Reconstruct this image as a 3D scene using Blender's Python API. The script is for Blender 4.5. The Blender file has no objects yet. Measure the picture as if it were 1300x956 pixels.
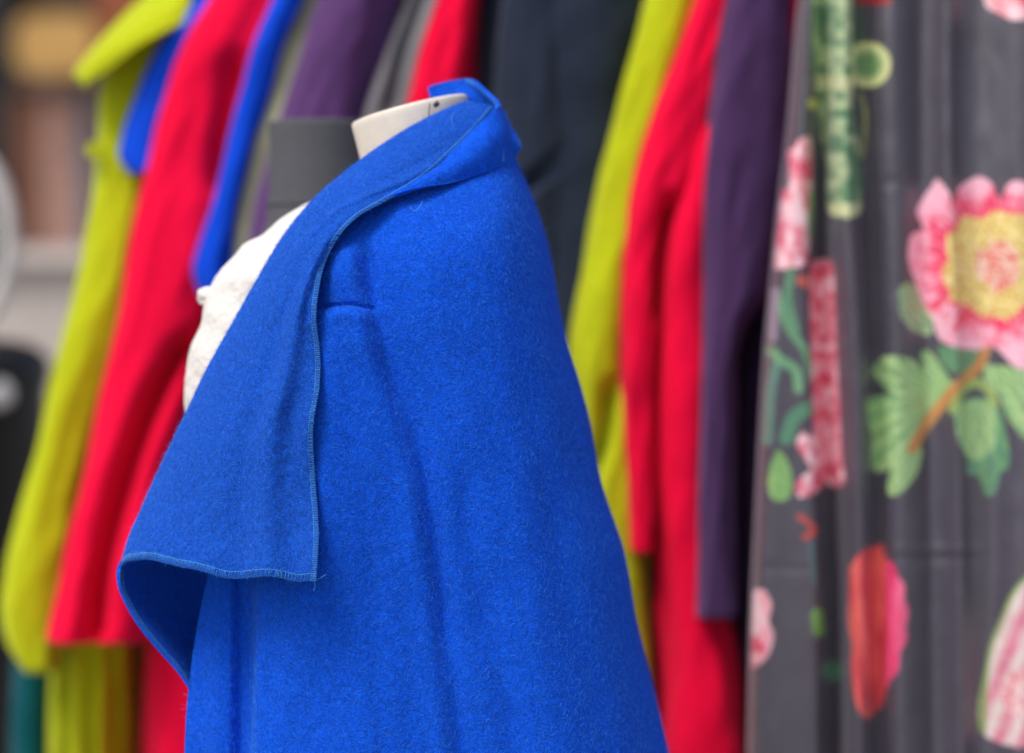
import bpy, math
import numpy as np
R = math.radians
rng = np.random.default_rng(7)
sc = bpy.context.scene
COL = sc.collection

# ------------------------------------------------------------------ camera
CZ = 1.25
K = 0.36 / 1300.0            # metres per photo pixel per metre of distance (100 mm lens)
S0 = 2.40
cam_d = bpy.data.cameras.new('camera'); cam = bpy.data.objects.new('camera', cam_d); COL.objects.link(cam)
cam.location = (0, 0, CZ); cam.rotation_euler = (R(90), 0, 0)
cam_d.lens = 100; cam_d.sensor_width = 36; cam_d.clip_end = 500; cam_d.clip_start = 0.05
cam_d.dof.use_dof = True; cam_d.dof.focus_distance = 2.272; cam_d.dof.aperture_fstop = 2.25
sc.camera = cam

def W(px, py, Y):
    px = np.asarray(px, float); py = np.asarray(py, float); Y = np.asarray(Y, float) + 0 * px
    return np.stack([(px - 650) * K * Y, Y, CZ - (py - 478) * K * Y], -1)

# ------------------------------------------------------------------ noise
def _hash(ix, iy, iz):
    h = (ix * 374761393 + iy * 668265263 + iz * 2147483647) & 0xffffffff
    h = ((h ^ (h >> 13)) * 1274126177) & 0xffffffff
    h = h ^ (h >> 16)
    return (h & 0xffff) / 32767.5 - 1.0
def noise(P, s=1.0, seed=0):
    P = np.asarray(P, float) * s + seed * 17.31
    i = np.floor(P).astype(np.int64); f = P - i; f = f * f * (3 - 2 * f)
    out = 0
    for a in (0, 1):
        wx = f[..., 0] if a else 1 - f[..., 0]
        for b in (0, 1):
            wy = f[..., 1] if b else 1 - f[..., 1]
            for c in (0, 1):
                wz = f[..., 2] if c else 1 - f[..., 2]
                out = out + wx * wy * wz * _hash(i[..., 0] + a, i[..., 1] + b, i[..., 2] + c)
    return out
def n2(a, b, s=1.0, seed=0):
    a, b = np.broadcast_arrays(np.asarray(a, float), np.asarray(b, float))
    return noise(np.stack([a, b, np.zeros_like(a)], -1), s, seed)

def crom(P, m):
    """Catmull-Rom through rows of P (n, ...) sampled at m values"""
    P = np.asarray(P, float); n = len(P)
    t = np.linspace(0, n - 1, m); i = np.minimum(t.astype(int), n - 2); f = t - i
    f = f.reshape((-1,) + (1,) * (P.ndim - 1))
    p1 = P[i]; p2 = P[i + 1]
    p0 = np.where((i > 0).reshape(f.shape), P[np.maximum(i - 1, 0)], 2 * p1 - p2)
    p3 = np.where((i < n - 2).reshape(f.shape), P[np.minimum(i + 2, n - 1)], 2 * p2 - p1)
    return 0.5 * (2 * p1 + (p2 - p0) * f + (2 * p0 - 5 * p1 + 4 * p2 - p3) * f ** 2 + (3 * p1 - p0 - 3 * p2 + p3) * f ** 3)
def curve_at(pts, y):
    """smooth x(y) from [(x, y), ...]"""
    pts = np.array(sorted(pts, key=lambda p: p[1]), float)
    y = np.asarray(y, float)
    xs, ys = pts[:, 0], pts[:, 1]
    m = np.gradient(xs, ys) if len(xs) > 2 else np.full(len(xs), (xs[-1] - xs[0]) / (ys[-1] - ys[0]))
    i = np.clip(np.searchsorted(ys, y) - 1, 0, len(ys) - 2)
    h = ys[i + 1] - ys[i]; t = (y - ys[i]) / h
    tc = np.clip(t, 0, 1)
    r = ((2 * tc**3 - 3 * tc**2 + 1) * xs[i] + (tc**3 - 2 * tc**2 + tc) * h * m[i]
         + (-2 * tc**3 + 3 * tc**2) * xs[i + 1] + (tc**3 - tc**2) * h * m[i + 1])
    r = r + np.where(t > 1, (y - ys[-1]) * m[-1], 0) + np.where(t < 0, (y - ys[0]) * m[0], 0)
    return r
def bow(t, k=1.0):
    return np.clip(1 - np.abs(t) ** 2, 0, 1) ** k
def gauss(x, w): return np.exp(-(x / w) ** 2)
def sstep(a, b, x):
    t = np.clip((x - a) / (b - a), 0, 1); return t * t * (3 - 2 * t)

# ------------------------------------------------------------------ objects
def tagp(o, label=None, cat=None, group=None, kind=None):
    if label: o['label'] = label
    if cat: o['category'] = cat
    if group: o['group'] = group
    if kind: o['kind'] = kind
    return o
def thing(name, label, cat, loc, group=None):
    o = bpy.data.objects.new(name, None); o.empty_display_size = .05
    COL.objects.link(o); o.location = loc
    return tagp(o, label, cat, group)
class MB:
    def __init__(s): s.v = []; s.f = []; s.n = 0; s.m = []
    def add(s, V, F, m=0):
        V = np.asarray(V, float).reshape(-1, 3); F = np.asarray(F, int)
        s.v.append(V); s.f.append(F + s.n); s.n += len(V); s.m.append(np.full(len(F), m)); return s
    def grid(s, G, closed=False, flip=False, m=0, th=0.0, keep=None):
        """G (r, c, 3) grid; closed joins the columns; th > 0 gives a real back sheet and rim"""
        G = np.asarray(G, float); r, c = G.shape[:2]
        if th > 0:
            N = normals(G, closed) * (1 if not flip else -1)
            B = G - N * th
            s.grid(G, closed, flip, m); s.grid(B, closed, not flip, m)
            def rim(a, b, fl):
                s.grid(np.stack([a, b], 0), False, fl, m)
            rim(G[0], B[0], not flip); rim(G[-1], B[-1], flip)
            if not closed:
                rim(G[:, 0], B[:, 0], flip); rim(G[:, -1], B[:, -1], not flip)
            return s
        idx = np.arange(r * c).reshape(r, c)
        if closed: idx = np.concatenate([idx, idx[:, :1]], 1)
        a, b, d, e = idx[:-1, :-1], idx[:-1, 1:], idx[1:, 1:], idx[1:, :-1]
        q = np.stack([a, e, d, b] if not flip else [a, b, d, e], -1).reshape(-1, 4)
        return s.add(G.reshape(-1, 3), q, m)
    def box(s, x0, x1, y0, y1, z0, z1, m=0):
        V = [(x, y, z) for z in (z0, z1) for y in (y0, y1) for x in (x0, x1)]
        F = [(0, 2, 3, 1), (4, 5, 7, 6), (0, 1, 5, 4), (2, 6, 7, 3), (0, 4, 6, 2), (1, 3, 7, 5)]
        return s.add(V, F, m)
    def tube(s, P, r, n=8, m=0, cap=True):
        P = np.asarray(P, float); T = np.gradient(P, axis=0); T /= np.linalg.norm(T, axis=1)[:, None] + 1e-12
        up = np.array([0, 0, 1.]) if abs(T[0] @ [0, 0, 1]) < .9 else np.array([1., 0, 0])
        U = np.cross(T, up); U /= np.linalg.norm(U, axis=1)[:, None] + 1e-12
        V = np.cross(T, U); th = np.linspace(0, 2 * np.pi, n, endpoint=False)
        r = np.broadcast_to(np.asarray(r, float), (len(P),))
        G = P[:, None] + r[:, None, None] * (np.cos(th)[None, :, None] * U[:, None] + np.sin(th)[None, :, None] * V[:, None])
        s.grid(G, True, False, m)
        if cap and n > 3:
            for k, fl in ((0, 0), (-1, 1)):
                ring = G[k] if fl else G[k][::-1]
                c = P[k]
                s.grid(np.stack([ring, np.repeat(c[None], n, 0) + (ring - c) * .01], 0), True, True, m)
        return s
    def build(s, name, mats, parent=None, smooth=True, kind=None, colors=None):
        V = np.concatenate(s.v); F = np.concatenate(s.f)
        loc = np.array(parent.location) if parent is not None and parent.parent is None else None
        p = parent
        off = np.zeros(3)
        while p is not None: off += np.array(p.location); p = p.parent
        V = V - off
        me = bpy.data.meshes.new(name)
        me.vertices.add(len(V)); me.vertices.foreach_set('co', V.astype(np.float32).ravel())
        k = F.shape[1]
        me.loops.add(F.size); me.loops.foreach_set('vertex_index', F.ravel().astype(np.int32))
        me.polygons.add(len(F)); me.polygons.foreach_set('loop_start', np.arange(0, F.size, k, dtype=np.int32))
        me.polygons.foreach_set('loop_total', np.full(len(F), k, np.int32))
        me.polygons.foreach_set('material_index', np.concatenate(s.m).astype(np.int32))
        me.polygons.foreach_set('use_smooth', np.full(len(F), smooth))
        me.update(calc_edges=True); me.validate()
        if colors is not None:
            a = me.color_attributes.new('print', 'FLOAT_COLOR', 'POINT')
            a.data.foreach_set('color', np.concatenate([colors, np.ones((len(colors), 1))], 1).astype(np.float32).ravel())
        for mt in (mats if isinstance(mats, list) else [mats]): me.materials.append(mt)
        o = bpy.data.objects.new(name, me); COL.objects.link(o); o.parent = parent
        if kind: o['kind'] = kind
        return o
def normals(G, closed=False):
    if closed:
        du = np.roll(G, -1, 1) - np.roll(G, 1, 1)
    else: du = np.gradient(G, axis=1)
    dv = np.gradient(G, axis=0)
    N = np.cross(dv, du); N /= np.linalg.norm(N, axis=-1)[..., None] + 1e-12
    return N
# orientation: rows go down, columns go right -> N = cross(down, right) points toward -Y (the camera)

def fibres(mb, G, count, length, width, lift=.5, m=0, curl=1.0, seed=1, mask=None, segs=4, flip=1):
    r_ = np.random.default_rng(seed)
    N = normals(G) * flip; r, c = G.shape[:2]
    a = np.linalg.norm(np.cross(G[1:, :-1] - G[:-1, :-1], G[:-1, 1:] - G[:-1, :-1]), axis=-1)
    if mask is not None: a = a * mask[:-1, :-1]
    pr = (a / a.sum()).ravel()
    pick = r_.choice(len(pr), count, p=pr); i, j = pick // (c - 1), pick % (c - 1)
    u, v = r_.random(count)[:, None], r_.random(count)[:, None]
    P = (G[i, j] * (1 - u) + G[i + 1, j] * u) * (1 - v) + (G[i, j + 1] * (1 - u) + G[i + 1, j + 1] * u) * v
    n = N[i, j]
    t = r_.normal(size=(count, 3)); t -= (t * n).sum(1)[:, None] * n; t /= np.linalg.norm(t, axis=1)[:, None]
    b = np.cross(n, t)
    L = (length * (0.4 + 1.2 * r_.random(count) ** 2))[:, None]
    lf = (lift * (0.2 + r_.random(count)))[:, None]
    cu = (curl * r_.normal(size=count))[:, None]
    pts = [P + n * 0.0]
    for s in range(1, segs + 1):
        q = s / segs; ang = cu * q * 1.6
        pts.append(pts[-1] + (t * np.cos(ang) + b * np.sin(ang)) * L / segs * (1 - 0.2 * lf) + n * L / segs * lf * (1 - q * .9))
    pts = np.stack(pts, 1)
    wdir = r_.normal(size=(count, 3)); wdir -= (wdir * t).sum(1)[:, None] * t
    wdir /= np.linalg.norm(wdir, axis=1)[:, None]
    ww = width * np.linspace(1, .35, segs + 1)[None, :, None]
    A = pts - wdir[:, None] * ww / 2; B = pts + wdir[:, None] * ww / 2
    V = np.stack([A, B], 2).reshape(-1, 3)
    base = (np.arange(count) * (segs + 1) * 2)[:, None, None]
    s_ = (np.arange(segs) * 2)[None, :, None]
    F = (base + s_ + np.array([0, 1, 3, 2])[None, None]).reshape(-1, 4)
    mb.add(V, F, m)

# ------------------------------------------------------------------ materials
def srgb(c):
    c = np.asarray(c, float) / 255.0
    return np.where(c <= .04045, c / 12.92, ((c + .055) / 1.055) ** 2.4)
def newmat(name):
    m = bpy.data.materials.new(name); m.use_nodes = True
    nt = m.node_tree; return m, nt, nt.nodes['Principled BSDF']
def L(nt, a, b): nt.links.new(a, b)
def tex(nt, scale, detail=4, rough=.6, dist=0.0, stretch=None, typ='NOISE'):
    tc = nt.nodes.new('ShaderNodeTexCoord')
    if stretch:
        mp = nt.nodes.new('ShaderNodeMapping'); mp.inputs['Scale'].default_value = stretch
        mp.inputs['Rotation'].default_value = (0, R(8), 0)
        L(nt, tc.outputs['Object'], mp.inputs[0]); src = mp.outputs[0]
    else: src = tc.outputs['Object']
    n = nt.nodes.new('ShaderNodeTexNoise'); n.inputs['Scale'].default_value = scale
    n.inputs['Detail'].default_value = detail; n.inputs['Roughness'].default_value = rough; n.inputs['Distortion'].default_value = dist
    L(nt, src, n.inputs['Vector']); return n.outputs['Fac']
def ramp(nt, fac, stops):
    r = nt.nodes.new('ShaderNodeValToRGB'); e = r.color_ramp.elements
    while len(e) < len(stops): e.new(.5)
    for k, (p, c) in enumerate(stops): e[k].position = p; e[k].color = (*c, 1)
    L(nt, fac, r.inputs[0]); return r.outputs[0]
def mix(nt, fac, a, b, mode='MIX'):
    n = nt.nodes.new('ShaderNodeMix'); n.data_type = 'RGBA'; n.blend_type = mode
    for s, v in ((0, fac), (6, a), (7, b)):
        if hasattr(v, 'links'): L(nt, v, n.inputs[s])
        elif s == 0: n.inputs[0].default_value = v
        else: n.inputs[s].default_value = (*v, 1)
    return n.outputs[2]
def bump(nt, b, specs):
    prev = None
    for h, dist, st in specs:
        bn = nt.nodes.new('ShaderNodeBump'); bn.inputs['Distance'].default_value = dist; bn.inputs['Strength'].default_value = st
        L(nt, h, bn.inputs['Height'])
        if prev is not None: L(nt, prev, bn.inputs['Normal'])
        prev = bn.outputs[0]
    L(nt, prev, b.inputs['Normal'])
def wool(name, c, spread=.22, sheen=.25, specks=None, fine=900, clump=170, bumpk=1.0, tint=None):
    m, nt, b = newmat(name); c = np.asarray(c, float)
    f1 = tex(nt, fine, 3, .7, .4); f2 = tex(nt, clump, 5, .72, .5, (1, 1, .75)); f3 = tex(nt, 9, 3)
    colr = ramp(nt, f1, [(.3, tuple(np.clip(c * (1 - spread), 0, 1))), (.7, tuple(np.clip(c * (1 + spread) + spread * .02, 0, 1)))])
    c2 = ramp(nt, f2, [(.35, (1 - spread * .9,) * 3), (.65, (1 + 0 * spread,) * 3)])
    colr = mix(nt, 1.0, colr, c2, 'MULTIPLY')
    c3 = ramp(nt, f3, [(.3, (.9, .9, .9)), (.7, (1, 1, 1))])
    colr = mix(nt, 1.0, colr, c3, 'MULTIPLY')
    if specks is not None:
        s = tex(nt, 1100, 2, .5)
        s2 = tex(nt, 240, 3, .6)
        add = nt.nodes.new('ShaderNodeMath'); add.operation = 'ADD'; L(nt, s, add.inputs[0])
        ml = nt.nodes.new('ShaderNodeMath'); ml.operation = 'MULTIPLY'; ml.inputs[1].default_value = .35; L(nt, s2, ml.inputs[0]); L(nt, ml.outputs[0], add.inputs[1])
        rr = ramp(nt, add.outputs[0], [(.77, (0, 0, 0)), (.86, (1, 1, 1))])
        colr = mix(nt, rr, colr, specks)
    L(nt, colr, b.inputs['Base Color'])
    b.inputs['Roughness'].default_value = .95; b.inputs['Specular IOR Level'].default_value = .12
    b.inputs['Sheen Weight'].default_value = sheen; b.inputs['Sheen Roughness'].default_value = .45
    tt = tint if tint is not None else np.clip(c * .6 + .35, 0, 1)
    b.inputs['Sheen Tint'].default_value = (*tt, 1)
    bump(nt, b, [(f2, .0022 * bumpk, .75), (f1, .0007 * bumpk, .8)])
    return m
def plain(name, c, rough=.7, spec=.3, var=.12, scale=20, bmp=.0, metal=0):
    m, nt, b = newmat(name); c = np.asarray(c, float)
    f = tex(nt, scale, 5, .6)
    L(nt, ramp(nt, f, [(.3, tuple(c * (1 - var))), (.7, tuple(np.clip(c * (1 + var), 0, 1)))]), b.inputs['Base Color'])
    b.inputs['Roughness'].default_value = rough; b.inputs['Specular IOR Level'].default_value = spec; b.inputs['Metallic'].default_value = metal
    if bmp: bump(nt, b, [(f, bmp, .6)])
    return m

BLUE = (.004, .075, .62)
M_coat = wool('felted_wool_blue', (.0005, .096, .80), .30, .05, fine=560, clump=170, bumpk=1.3, tint=(.12, .3, 1))
M_lapel = wool('felted_wool_blue_reverse', (.004, .108, .82), .44, .07, specks=(.012, .055, .24), fine=760, clump=300, bumpk=1.4, tint=(.3, .45, 1))
M_fib = plain('wool_fibre_blue', (.035, .21, .92), .8, .1, .4, 300)
M_thread = plain('thread_blue', (.08, .34, .80), .6, .2, .3, 900)
M_neck = plain('ivory_fibreglass', (.68, .63, .55), .45, .4, .05, 60, .0004)
M_screw = plain('dark_screw', (.05, .05, .05), .4, .5)
M_metal = plain('grey_metal', (.35, .35, .36), .35, .5, metal=1)
M_lime = wool('wool_lime', (.45, .52, .008), .10, .2, fine=250, clump=60, bumpk=1.0, tint=(.9, .9, .3))
M_palelime = wool('wool_pale_lime', (.36, .38, .25), .10, .3, fine=250, clump=60)
M_red = wool('wool_red', (.82, .001, .044), .08, .12, fine=250, clump=60, bumpk=.8, tint=(1, .2, .3))
M_bluebk = wool('wool_cobalt', (.002, .065, .68), .10, .12, fine=250, clump=60, tint=(.2, .3, 1))
M_purple = wool('wool_purple', (.064, .029, .100), .12, .3, fine=250, clump=60, tint=(.5, .35, .7))
M_mauve = wool('wool_mauve', (.092, .038, .145), .12, .35, fine=250, clump=60, tint=(.6, .45, .75))
M_grey = wool('wool_grey', (.20, .20, .22), .16, .3, fine=250, clump=60)
M_navy = wool('wool_navy', (.021, .030, .056), .14, .25, fine=250, clump=60, tint=(.4, .5, .7))
M_teal = wool('wool_teal', (.0, .075, .10), .12, .2, fine=250, clump=60)
M_char = plain('charcoal_jersey', (.080, .084, .098), .8, .25, .12, 200, .0006)

# ================================================================== dress form (neck, torso, stand)
bx = W(470, 478, 2.47)[0]
form = thing('dress_form', 'ivory dress form whose slanted flat neck top shows above the blue lapel', 'dress form', (bx, 2.47, 0))
def ring_tube(pys, cx, hx, cy, hy, n=96, pw=2.0):
    """elliptic tube in image columns: centre column cx(py), half width hx, depth centre cy, half depth hy"""
    th = np.linspace(0, 2 * np.pi, n, endpoint=False)
    c, s = np.cos(th), np.sin(th)
    c = np.sign(c) * np.abs(c) ** (2 / pw); s = np.sign(s) * np.abs(s) ** (2 / pw)
    # silhouette columns are measured at the depth centre
    Y = cy[:, None] + hy[:, None] * (-s)[None]
    cw = W(cx, pys, cy)
    X = cw[:, None, 0] + (hx * K * cy)[:, None] * c[None]
    return np.stack([X, Y, np.repeat(cw[:, 2][:, None], n, 1)], -1), th
# neck with slanted cap
m = MB()
n = 96; th = np.linspace(0, 2 * np.pi, n, endpoint=False)
yc = 2.447
def neck_ring(pxL, pxR, pyL, pyR, hy):
    c = np.cos(th); s = np.sin(th)
    px = (pxL + pxR) / 2 + (pxR - pxL) / 2 * c
    py = (pyL + pyR) / 2 + (pyR - pyL) / 2 * c
    base = W(px, py, np.full(n, yc)); base[:, 1] = yc - hy * s
    return base
rings = [neck_ring(470, 640, 250, 235, .055), neck_ring(458, 605, 205, 190, .047), neck_ring(453, 598, 185, 165, .046),
         neck_ring(448, 595, 166, 130, .0455), neck_ring(446.5, 594, 160, 124, .0453), neck_ring(447.5, 593, 157.3, 121.5, .0448),
         neck_ring(451, 590, 155.3, 120, .043), neck_ring(460, 582, 153.2, 121.0, .039), neck_ring(519, 521, 137.8, 137.2, .001)]
G = np.stack(rings)
m.grid(G, True, True)
neck = m.build('neck', M_neck, form)
m = MB(); m.tube(W([552, 556], [134, 131], [2.4005, 2.3985]), .0022, 10); m.build('screw', M_screw, neck)
m = MB(); q = W([545.5, 544.5, 543], [131.5, 145, 165], [2.4012, 2.4005, 2.4]); m.tube(q, .0005, 6); m.build('mould_seam', M_screw, neck)
# torso inside the clothes
pys = np.linspace(235, 1080, 60)
cxs = curve_at([(560, 235), (520, 300), (480, 400), (455, 500), (470, 700), (500, 1080)], pys)
hxs = curve_at([(70, 235), (120, 300), (190, 400), (195, 500), (150, 700), (190, 1080)], pys)
G, _ = ring_tube(pys, cxs, hxs, np.full(60, 2.49), np.full(60, .075))
G = np.concatenate([G, G[-1:] * .02 + G[-1:].mean(1, keepdims=True) * .98], 0)
m = MB(); m.grid(G, True, True); m.build('torso', M_neck, form)
zb = G[-1, 0, 2]
m = MB(); m.tube([(bx, 2.47, .03), (bx, 2.47, zb + .02)], .0125, 20); m.build('stand_pole', M_metal, form)
m = MB()
m.tube([(bx, 2.47, .012), (bx, 2.47, .03)], [.14, .13], 40); m.build('base', M_metal, form)

# ================================================================== white top on the form
top = thing('white_top', 'white crinkled knitted top on the bust, seen left of the blue lapel', 'top', (bx, 2.475, W(470, 1000, 2.47)[2]))
silL = [(470, 232), (398, 257), (345, 289), (322, 304), (294, 328), (270, 358), (262, 385), (254, 412), (243, 440), (236, 470), (233, 505), (235, 535), (250, 590), (275, 650), (290, 760), (280, 900), (275, 1000)]
pys = np.linspace(236, 1000, 420)
lx = curve_at(silL, pys)
rx = np.maximum(curve_at([(600, 232), (620, 280), (640, 400), (640, 1000)], pys), lx + 60)
hy = curve_at([(.05, 232), (.085, 300), (.10, 400), (.105, 520), (.09, 700), (.10, 1000)], pys)
cy = np.full(len(pys), 2.475)
G, th_ = ring_tube(pys, (lx + rx) / 2, (rx - lx) / 2, cy, hy, 300)
N = -normals(G, True)
wr = n2(G[..., 0] * 1.0 + G[..., 2] * .6, G[..., 2] * 1.6, 38, 3) * .0022 + noise(G, 110, 5) * .0007 + noise(G, 260, 6) * .0003
G = G + N * wr[..., None]
m = MB(); m.grid(G, True, True)
M_lace = plain('white_knit', (.66, .65, .625), .85, .2, .05, 90, .0)
nt = M_lace.node_tree; b = nt.nodes['Principled BSDF']
vo = nt.nodes.new('ShaderNodeTexVoronoi'); vo.inputs['Scale'].default_value = 190
tc = nt.nodes.new('ShaderNodeTexCoord'); L(nt, tc.outputs['Object'], vo.inputs['Vector'])
bump(nt, b, [(vo.outputs['Distance'], .0012, .5), (tex(nt, 60, 4), .003, .5)])
body = m.build('knitted_body', M_lace, top)
# little knotted tassel on the bust
m = MB()
c0 = W(262, 377, 2.47)
uu, vv = np.meshgrid(np.linspace(0, np.pi, 26), np.linspace(0, 2 * np.pi, 32, endpoint=False), indexing='ij')
S = np.stack([np.sin(uu) * np.cos(vv), np.sin(uu) * np.sin(vv), np.cos(uu)], -1)
S = c0 + S * np.array([.0085, .0085, .0080]) * (1 + .22 * noise(S, 2.6, 3))[..., None]
m.grid(S, True, True)
c1 = W(278, 368, 2.465)
m.tube(np.linspace(c0, c1, 8) + np.array([[0, 0, .0015 * math.sin(k)] for k in range(8)]), np.linspace(.006, .0075, 8), 14)
m.build('knot', M_lace, top)

# ================================================================== the blue coat
coat = thing('blue_wool_coat', 'cobalt blue felted wool coat with one wide drooping stitched lapel, worn by the dress form', 'coat', (W(560, 478, 2.47)[0], 2.47, W(560, 1300, 2.47)[2]))
# --- shell: rows of (px, d), evaluated as smooth columns
rows = [
 (176, [(560, .00), (575, -.005), (592, -.012), (612, -.014), (630, -.008), (640, .005), (646, .03), (640, .07), (600, .10)]),
 (205, [(500, -.02), (530, -.03), (570, -.040), (605, -.040), (632, -.028), (648, -.008), (656, .03), (648, .09), (590, .13)]),
 (240, [(430, -.060), (480, -.072), (540, -.078), (590, -.072), (636, -.055), (660, -.02), (671, .03), (660, .10), (580, .16)]),
 (300, [(385, -.080), (440, -.104), (510, -.112), (580, -.108), (640, -.085), (677, -.03), (691, .03), (680, .11), (580, .19)]),
 (390, [(350, -.085), (420, -.119), (500, -.127), (585, -.122), (655, -.095), (695, -.035), (709, .03), (698, .12), (580, .21)]),
 (500, [(325, -.09), (410, -.121), (500, -.126), (600, -.122), (680, -.090), (722, -.030), (737, .03), (725, .13), (590, .23)]),
 (620, [(300, -.08), (400, -.119), (500, -.124), (615, -.122), (705, -.088), (751, -.028), (766, .03), (752, .14), (600, .25)]),
 (740, [(262, -.05), (380, -.112), (500, -.121), (635, -.122), (732, -.088), (779, -.026), (794, .03), (780, .15), (610, .27)]),
 (867, [(240, -.05), (370, -.100), (500, -.118), (655, -.122), (760, -.086), (808, -.024), (823, .03), (808, .16), (620, .28)]),
 (1000, [(232, -.05), (365, -.100), (505, -.120), (680, -.124), (790, -.086), (840, -.022), (856, .03), (840, .17), (640, .30)]),
 (1130, [(226, -.05), (360, -.100), (510, -.120), (700, -.126), (815, -.086), (868, -.020), (885, .03), (868, .18), (650, .31)]),
]
ry = np.array([r[0] for r in rows], float)
C = np.array([r[1] for r in rows], float)            # (nr, 9, 2)
def interp_rows(py):
    py = np.asarray(py, float); out = np.empty(py.shape + C.shape[1:])
    for k in range(C.shape[1]):
        for q in range(2):
            out[..., k, q] = curve_at(list(zip(C[:, k, q], ry)), py)
    return out
def shell_d_raw(px, py):
    """near-side depth offset of the coat body under photo column px, row py"""
    px, py = np.broadcast_arrays(np.asarray(px, float), np.asarray(py, float))
    u = np.unique(np.round(py.ravel(), 3)); tab = {}
    out = np.empty(px.size); pf = px.ravel(); yf = np.round(py.ravel(), 3)
    for y in u:
        R_ = interp_rows(np.array([y]))[0][:7]
        fine = crom(R_, 160)
        sel = yf == y
        o = np.argsort(fine[:, 0]); out[sel] = np.interp(pf[sel], fine[o, 0], fine[o, 1])
    return out.reshape(px.shape)
valley = [(461, 300), (463, 324), (473, 384), (484, 430), (497, 480), (517, 535), (536, 600), (549, 680), (560, 760), (572, 867), (590, 1000), (600, 1130)]
def shell_extra(px, py):
    """soft cloth relief on the coat body (metres, positive = away from the camera)"""
    e = 0
    v = curve_at(valley, py)
    e += .0095 * gauss(px - v - 3, 12) * (.75 + .5 * n2(py * .012, py * 0, 1, 77)) * sstep(300, 340, py) * (1 - .3 * sstep(380, 440, py))    # groove right of the sleeve head
    e -= .0055 * gauss(px - (v - 22), 17) * sstep(290, 330, py)                       # raised ridge left of it
    # puff above the sleeve seam
    e -= .006 * gauss(px - 430, 26) * gauss(py - 340, 42)
    # broad soft undulations running down the back
    e += .0050 * gauss(px - curve_at([(585, 560), (600, 700), (640, 867), (660, 1000)], py), 20) * sstep(540, 650, py)
    e -= .0060 * gauss(px - curve_at([(640, 480), (668, 640), (700, 867)], py), 34) * sstep(450, 640, py)
    e += .0022 * gauss(px - curve_at([(655, 300), (672, 500), (710, 700), (760, 900)], py), 20) * sstep(300, 420, py)
    e -= .0022 * gauss(px - curve_at([(540, 330), (575, 450), (600, 560)], py), 30) * sstep(300, 400, py) * (1 - sstep(520, 620, py))
    e += .0030 * n2(px * .012 + py * .002, py * .0045, 1, 4) + .0016 * n2(px * .03, py * .014, 1, 9)
    e += .0030 * gauss(py - (387 + 6 * ((px - 439) / 37) ** 2), 3.0) * sstep(398, 408, px) * (1 - sstep(470, 480, px))
    # drag lines fanning from the collar
    e += .0016 * gauss(py - curve_at([(262, 500), (300, 640)][::1] if False else [(262, 262), (300, 300)], py) * 0 - (250 + (px - 500) * .10), 9) * sstep(480, 520, px) * (1 - sstep(600, 650, px))
    # front pleats hanging below the lapel
    e += .026 * (1 - sstep(-3, 8, px - curve_at([(322, 700), (319, 867), (316, 1000)], py))) * sstep(560, 700, py)
    e -= .011 * (1 - sstep(-9, 9, px - curve_at([(300, 700), (299, 867), (298, 1000)], py))) * sstep(600, 700, py)
    e -= .0045 * gauss(px - 275, 14) * sstep(600, 700, py)
    return e
NR, NC = 520, 460
pys = np.linspace(178, 1130, NR)
RC = interp_rows(pys)                                  # (NR, 9, 2)
fine = crom(np.moveaxis(RC, 1, 0), NC)                 # (NC, NR, 2)
PX = fine[..., 0].T.copy(); D = fine[..., 1].T.copy()
_k = np.arange(NC)[None] / (NC - 1) * 8; PX = PX + 5.0 * n2(pys[:, None] * .011, 0 * pys[:, None], 1, 88) * sstep(200, 320, pys)[:, None] * sstep(3.5, 6, _k)
near = (np.arange(NC) / (NC - 1) * 8 < 5.2)[None]
PY = np.repeat(pys[:, None], NC, 1)
fade = np.clip(1 - (np.arange(NC) / (NC - 1) * 8 - 4.6) / .8, 0, 1)[None]
D += shell_extra(PX, PY) * fade
Gs = W(PX, PY, S0 + D)
# rolled front edge: curl the first columns back
Gs_near = Gs
m = MB(); m.grid(Gs, False, False, 0, th=.0035)
mask = np.repeat(np.clip(fade, 0, 1), NR, 0) * (PY < 980)
mask2 = np.where((np.arange(NC)[None] / (NC - 1) * 8 < 6.5), 1, 0) * (PY < 980)
fibres(m, Gs, 70000, .0048, .00018, .45, 1, 1.2, 3, mask)
fibres(m, Gs, 11000, .0060, .00012, 1.2, 1, 1.2, 4, mask2)
shell = m.build('coat_body', [M_coat, M_fib], coat)
tagp(shell)
# --- sleeve hanging at the near side
sl_rows = [  # py, left px, right px, lift
 (388, 402, 476, .000), (391, 400, 477, .0050), (397, 397, 479, .0085), (415, 393, 484, .0090), (450, 388, 494, .0105), (520, 375, 515, .012),
 (620, 352, 542, .013), (740, 322, 562, .014), (867, 319, 577, .015), (1000, 316, 595, .016), (1060, 315, 602, .017)]
sl = np.array(sl_rows, float)
NR2, NC2 = 430, 170
py2 = np.linspace(388, 1060, NR2)
lf = curve_at([(a[1], a[0]) for a in sl_rows], py2); rg = curve_at([(a[2], a[0]) for a in sl_rows], py2); hh = curve_at([(a[3], a[0]) for a in sl_rows], py2)
u = np.linspace(0, 1, NC2)[None]
PX2 = lf[:, None] + (rg - lf)[:, None] * u; PY2 = np.repeat(py2[:, None], NC2, 1)
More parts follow.
